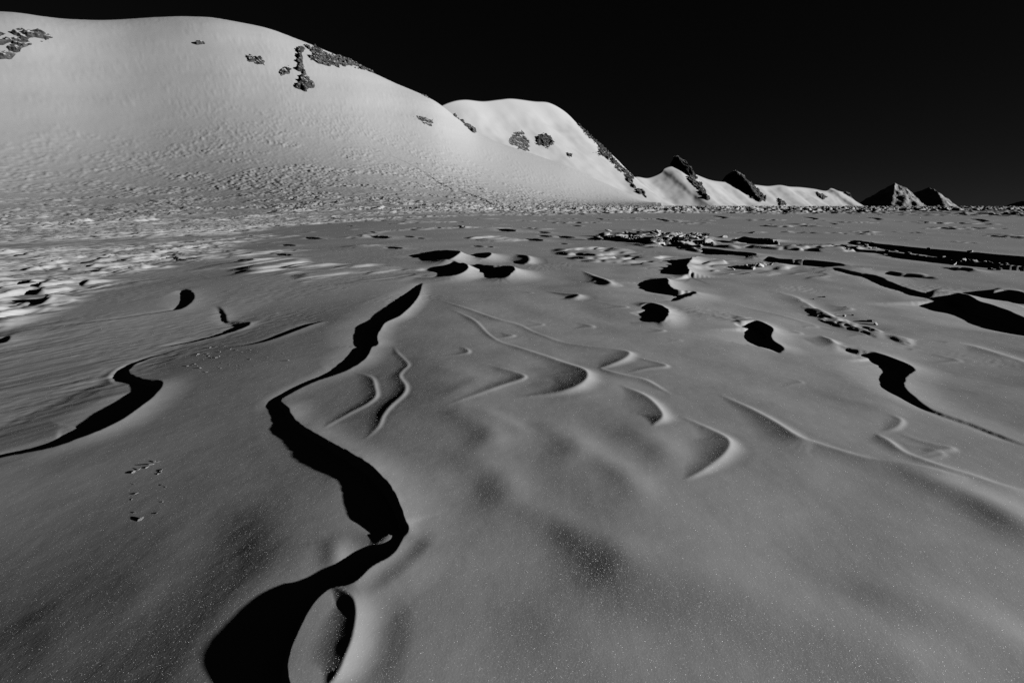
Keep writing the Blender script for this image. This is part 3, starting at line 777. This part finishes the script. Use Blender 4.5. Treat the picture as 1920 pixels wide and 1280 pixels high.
# rock towers standing on the ridge crest
def crag(name, pts_px, dist, depth, label, seed):
    """A free-standing crag: outline traced, real thickness, broken surface."""
    rs = random.Random(seed)
    o3 = [crest_point(px, py, dist) for px, py in pts_px]
    c = sum(o3) / len(o3)
    bm = bmesh.new()
    view = Vector((c[0], c[1], 0)).normalized()
    for p in o3:
        for s in (-.5, -.2, .15, .5):
            k = 1 - abs(s) * .5
            q_ = Vector(p) - Vector(c)
            q_ = Vector((q_.x * k, q_.y * k, q_.z * (k if q_.z > 0 else 1))) + view * depth * s
            bm.verts.new(q_)
    bmesh.ops.convex_hull(bm, input=bm.verts)
    for v_ in [v_ for v_ in bm.verts if not v_.link_faces]: bm.verts.remove(v_)
    bmesh.ops.subdivide_edges(bm, edges=bm.edges, cuts=4, use_grid_fill=True)
    bmesh.ops.triangulate(bm, faces=bm.faces)
    sz = max(abs(v_.co.z) for v_ in bm.verts)
    for v_ in bm.verts:
        nvec = mnoise.noise_vector(v_.co / (sz * .35) + Vector((seed, 0, 0))) * sz * .16 + mnoise.noise_vector(v_.co / (sz * .14) + Vector((0, seed, 0))) * sz * .09
        v_.co += nvec
    me = bpy.data.meshes.new(name); bm.to_mesh(me); bm.free(); me.materials.append(M_ROCK)
    o = bpy.data.objects.new(name, me); COL.objects.link(o); o.location = c
    o['label'] = label; o['category'] = 'rock'
    return o
crag('rock_tower', [(1254,318),(1259,300),(1263,291),(1271,290),(1277,296),(1288,304),(1298,316),(1308,334),(1296,332),(1276,324)], 1630, 40,
     'pointed rock tower with snow on top standing on the ridge', 5)
crag('rock_horn', [(1350,342),(1362,326),(1370,321),(1380,319),(1390,324),(1402,338),(1416,352),(1425,366),(1405,358),(1380,348)], 1850, 60,
     'black rock horn on the ridge right of the tower', 9)
crag('rock_bluff', [(1580,360),(1588,359),(1596,365),(1599,384),(1576,386),(1584,374)], 2420, 60, 'dark rock bluff where the ridge ends on the right', 12)

# ------------------------------------------------------------------ terrain lookup for things lying on the snow
def height(x, y):
    r = math.hypot(x, y); a = math.atan2(x, y)
    i = int(np.clip(np.searchsorted(R, r), 1, len(R) - 1)); j = int(np.clip(np.searchsorted(az_front, a), 1, len(az_front) - 1))
    fi = (r - R[i - 1]) / (R[i] - R[i - 1]); fj = (a - az_front[j - 1]) / (az_front[j] - az_front[j - 1])
    return float((Z[i - 1, j - 1] * (1 - fj) + Z[i - 1, j] * fj) * (1 - fi) + (Z[i, j - 1] * (1 - fj) + Z[i, j] * fj) * fi)

NF = len(az_front)
def hit(px, py):
    """First point of the terrain seen through a pixel of the photograph."""
    d = ray(px, py); hd = math.hypot(d[0], d[1]); a = math.atan2(d[0], d[1])
    j = int(np.clip(np.searchsorted(az_front, a), 1, NF - 1))
    los = H + R * (d[2] / hd)
    under = np.where((Z[:, j] > los) & (R > .5))[0]
    i = under[0] if len(under) else len(R) - 1
    return R[i] * math.sin(a), R[i] * math.cos(a), float(Z[i, j])

# ski track climbing the lower slope: a low bank of pushed-up snow beside a groove
tp = catmull([(690,276),(722,288),(752,301),(778,313),(800,326),(822,342),(846,354),(872,361),(900,371),(922,382),(934,391),(938,397)], 14)
rows = []
pts3 = np.array([hit(*p) for p in tp])
for k in range(1): 
    ker = np.ones(5) / 5
    for c in range(3):
        pad = np.pad(pts3[:, c], 2, mode='edge'); pts3[:, c] = np.convolve(pad, ker, 'valid')
for i, p in enumerate(pts3):
    t = pts3[min(i + 1, len(pts3) - 1)] - pts3[max(i - 1, 0)]; t[2] = 0; t /= np.linalg.norm(t) + 1e-9
    nx, ny = -t[1], t[0]
    w = .3 + .0016 * math.hypot(p[0], p[1])
    for s, z in ((-1.2, -.3), (-.5, .14), (-.2, .06), (.2, .08), (.6, .32), (1.2, -.3)):
        x, y = p[0] + nx * w * s, p[1] + ny * w * s
        rows.append((x, y, height(x, y) + z * w * 1.1))
V_ = np.array(rows)
o = mesh_obj('ski_track', V_, grid_faces(len(pts3), 6).reshape(-1, 4), M_HILL); o['kind'] = 'structure'

# ------------------------------------------------------------------ broken snow lying about
def block_mesh(seed, flat):
    rs = random.Random(seed); bm = bmesh.new()
    for _ in range(16):
        a = rs.uniform(0, 6.283); r = rs.uniform(.35, .55)
        bm.verts.new((r * math.cos(a), r * math.sin(a) * rs.uniform(.5, .9), rs.uniform(-.5, .5) * flat))
    bmesh.ops.convex_hull(bm, input=bm.verts)
    for v_ in [v_ for v_ in bm.verts if not v_.link_faces]: bm.verts.remove(v_)
    bmesh.ops.bevel(bm, geom=list(bm.edges), offset=.03, segments=1, affect='EDGES', profile=.5)
    bmesh.ops.triangulate(bm, faces=bm.faces)
    bmesh.ops.subdivide_edges(bm, edges=bm.edges, cuts=1)
    for v_ in bm.verts: v_.co += mnoise.noise_vector(v_.co * 5 + Vector((seed, 0, 0))) * .035
    me = bpy.data.meshes.new('snow_block'); bm.to_mesh(me); bm.free(); me.materials.append(M_BLOCK); return me
BLK = [block_mesh(300 + k, f_) for k, f_ in enumerate([.5, .7, .35, .9, .45, .6, .3, .8])]

def blocks(name, label, group, spots, cat='snow block', flat=1.0):
    for (px, py, wpx) in spots:
        x, y, z = hit(px, py)
        w = wpx * math.hypot(x, y) / F
        o = bpy.data.objects.new(name, random.choice(BLK)); COL.objects.link(o)
        s = w * random.uniform(.85, 1.2)
        o.scale = (s * random.uniform(.9, 1.5), s * random.uniform(.7, 1.1), s * random.uniform(.7, 1.1) * flat)
        o.rotation_euler = (random.uniform(-.35, .35), random.uniform(-.35, .35), random.uniform(0, 6.28))
        o.location = (x, y, height(x, y) + .12 * s * flat)
        o['label'] = label; o['category'] = cat; o['group'] = group

spots = []
for _ in range(80):
    x = random.gauss(1235, 62); y = 447 + random.gauss(0, 7) + (x - 1235) * .02
    if 1100 < x < 1420 and 428 < y < 468: spots.append((x, y, random.uniform(6, 19)))
blocks('snow_block', 'broken snow block in the jumbled patch right of centre', 'snow blocks in the jumbled patch', spots, flat=.4)
blocks('snow_block', 'pale snow block along the long dark band at right', 'snow blocks along the dark band',
       [(1590 + 7.5 * k + random.uniform(-6, 6), 455 + k * 1.05 + random.choice([-4, 2, 8, 12]) + random.uniform(-2, 2), random.uniform(4, 8)) for k in range(40)])
blocks('snow_block', 'bright snow lump on the smooth plate left of the black strip', 'bright lumps beside the black strip',
       [(1375,506,8),(1388,503,9),(1398,501,12),(1410,504,14),(1424,501,16),(1432,498,12),(1446,497,8),(1418,498,10)])
blocks('snow_block', 'crumbled snow block in the shadowed hollow at right', 'crumbled blocks in the hollow',
       [(1520 + random.uniform(0, 110), 0, random.uniform(6, 16)) for k in range(0)] +
       [(x + random.uniform(-10, 10), 553 + (x - 1520) * .44 + random.gauss(0, 9), random.uniform(3, 8)) for x in np.linspace(1530, 1650, 9)])
blocks('snow_crumb', 'small snow crumb on the smooth dark slab at lower left', 'snow crumbs on the lower left slab',
       [(252,885,8),(259,881,7),(276,876,6),(283,870,14),(290,867,10),(299,866,4),(300,884,8),(297,890,5),(301,882,6),(250,908,4),(302,909,5),(312,914,4),(258,925,8),(248,937,5),(306,942,4),(252,962,4),(294,963,5),(264,975,7)], 'snow crumb', .22)
blocks('snow_crumb', 'tiny bright snow crumb on the drift left of the main scarp', 'snow crumbs on the left drift',
       [(random.gauss(415, 55), random.gauss(675, 14), random.uniform(2, 5)) for _ in range(45)], 'snow crumb', .22)
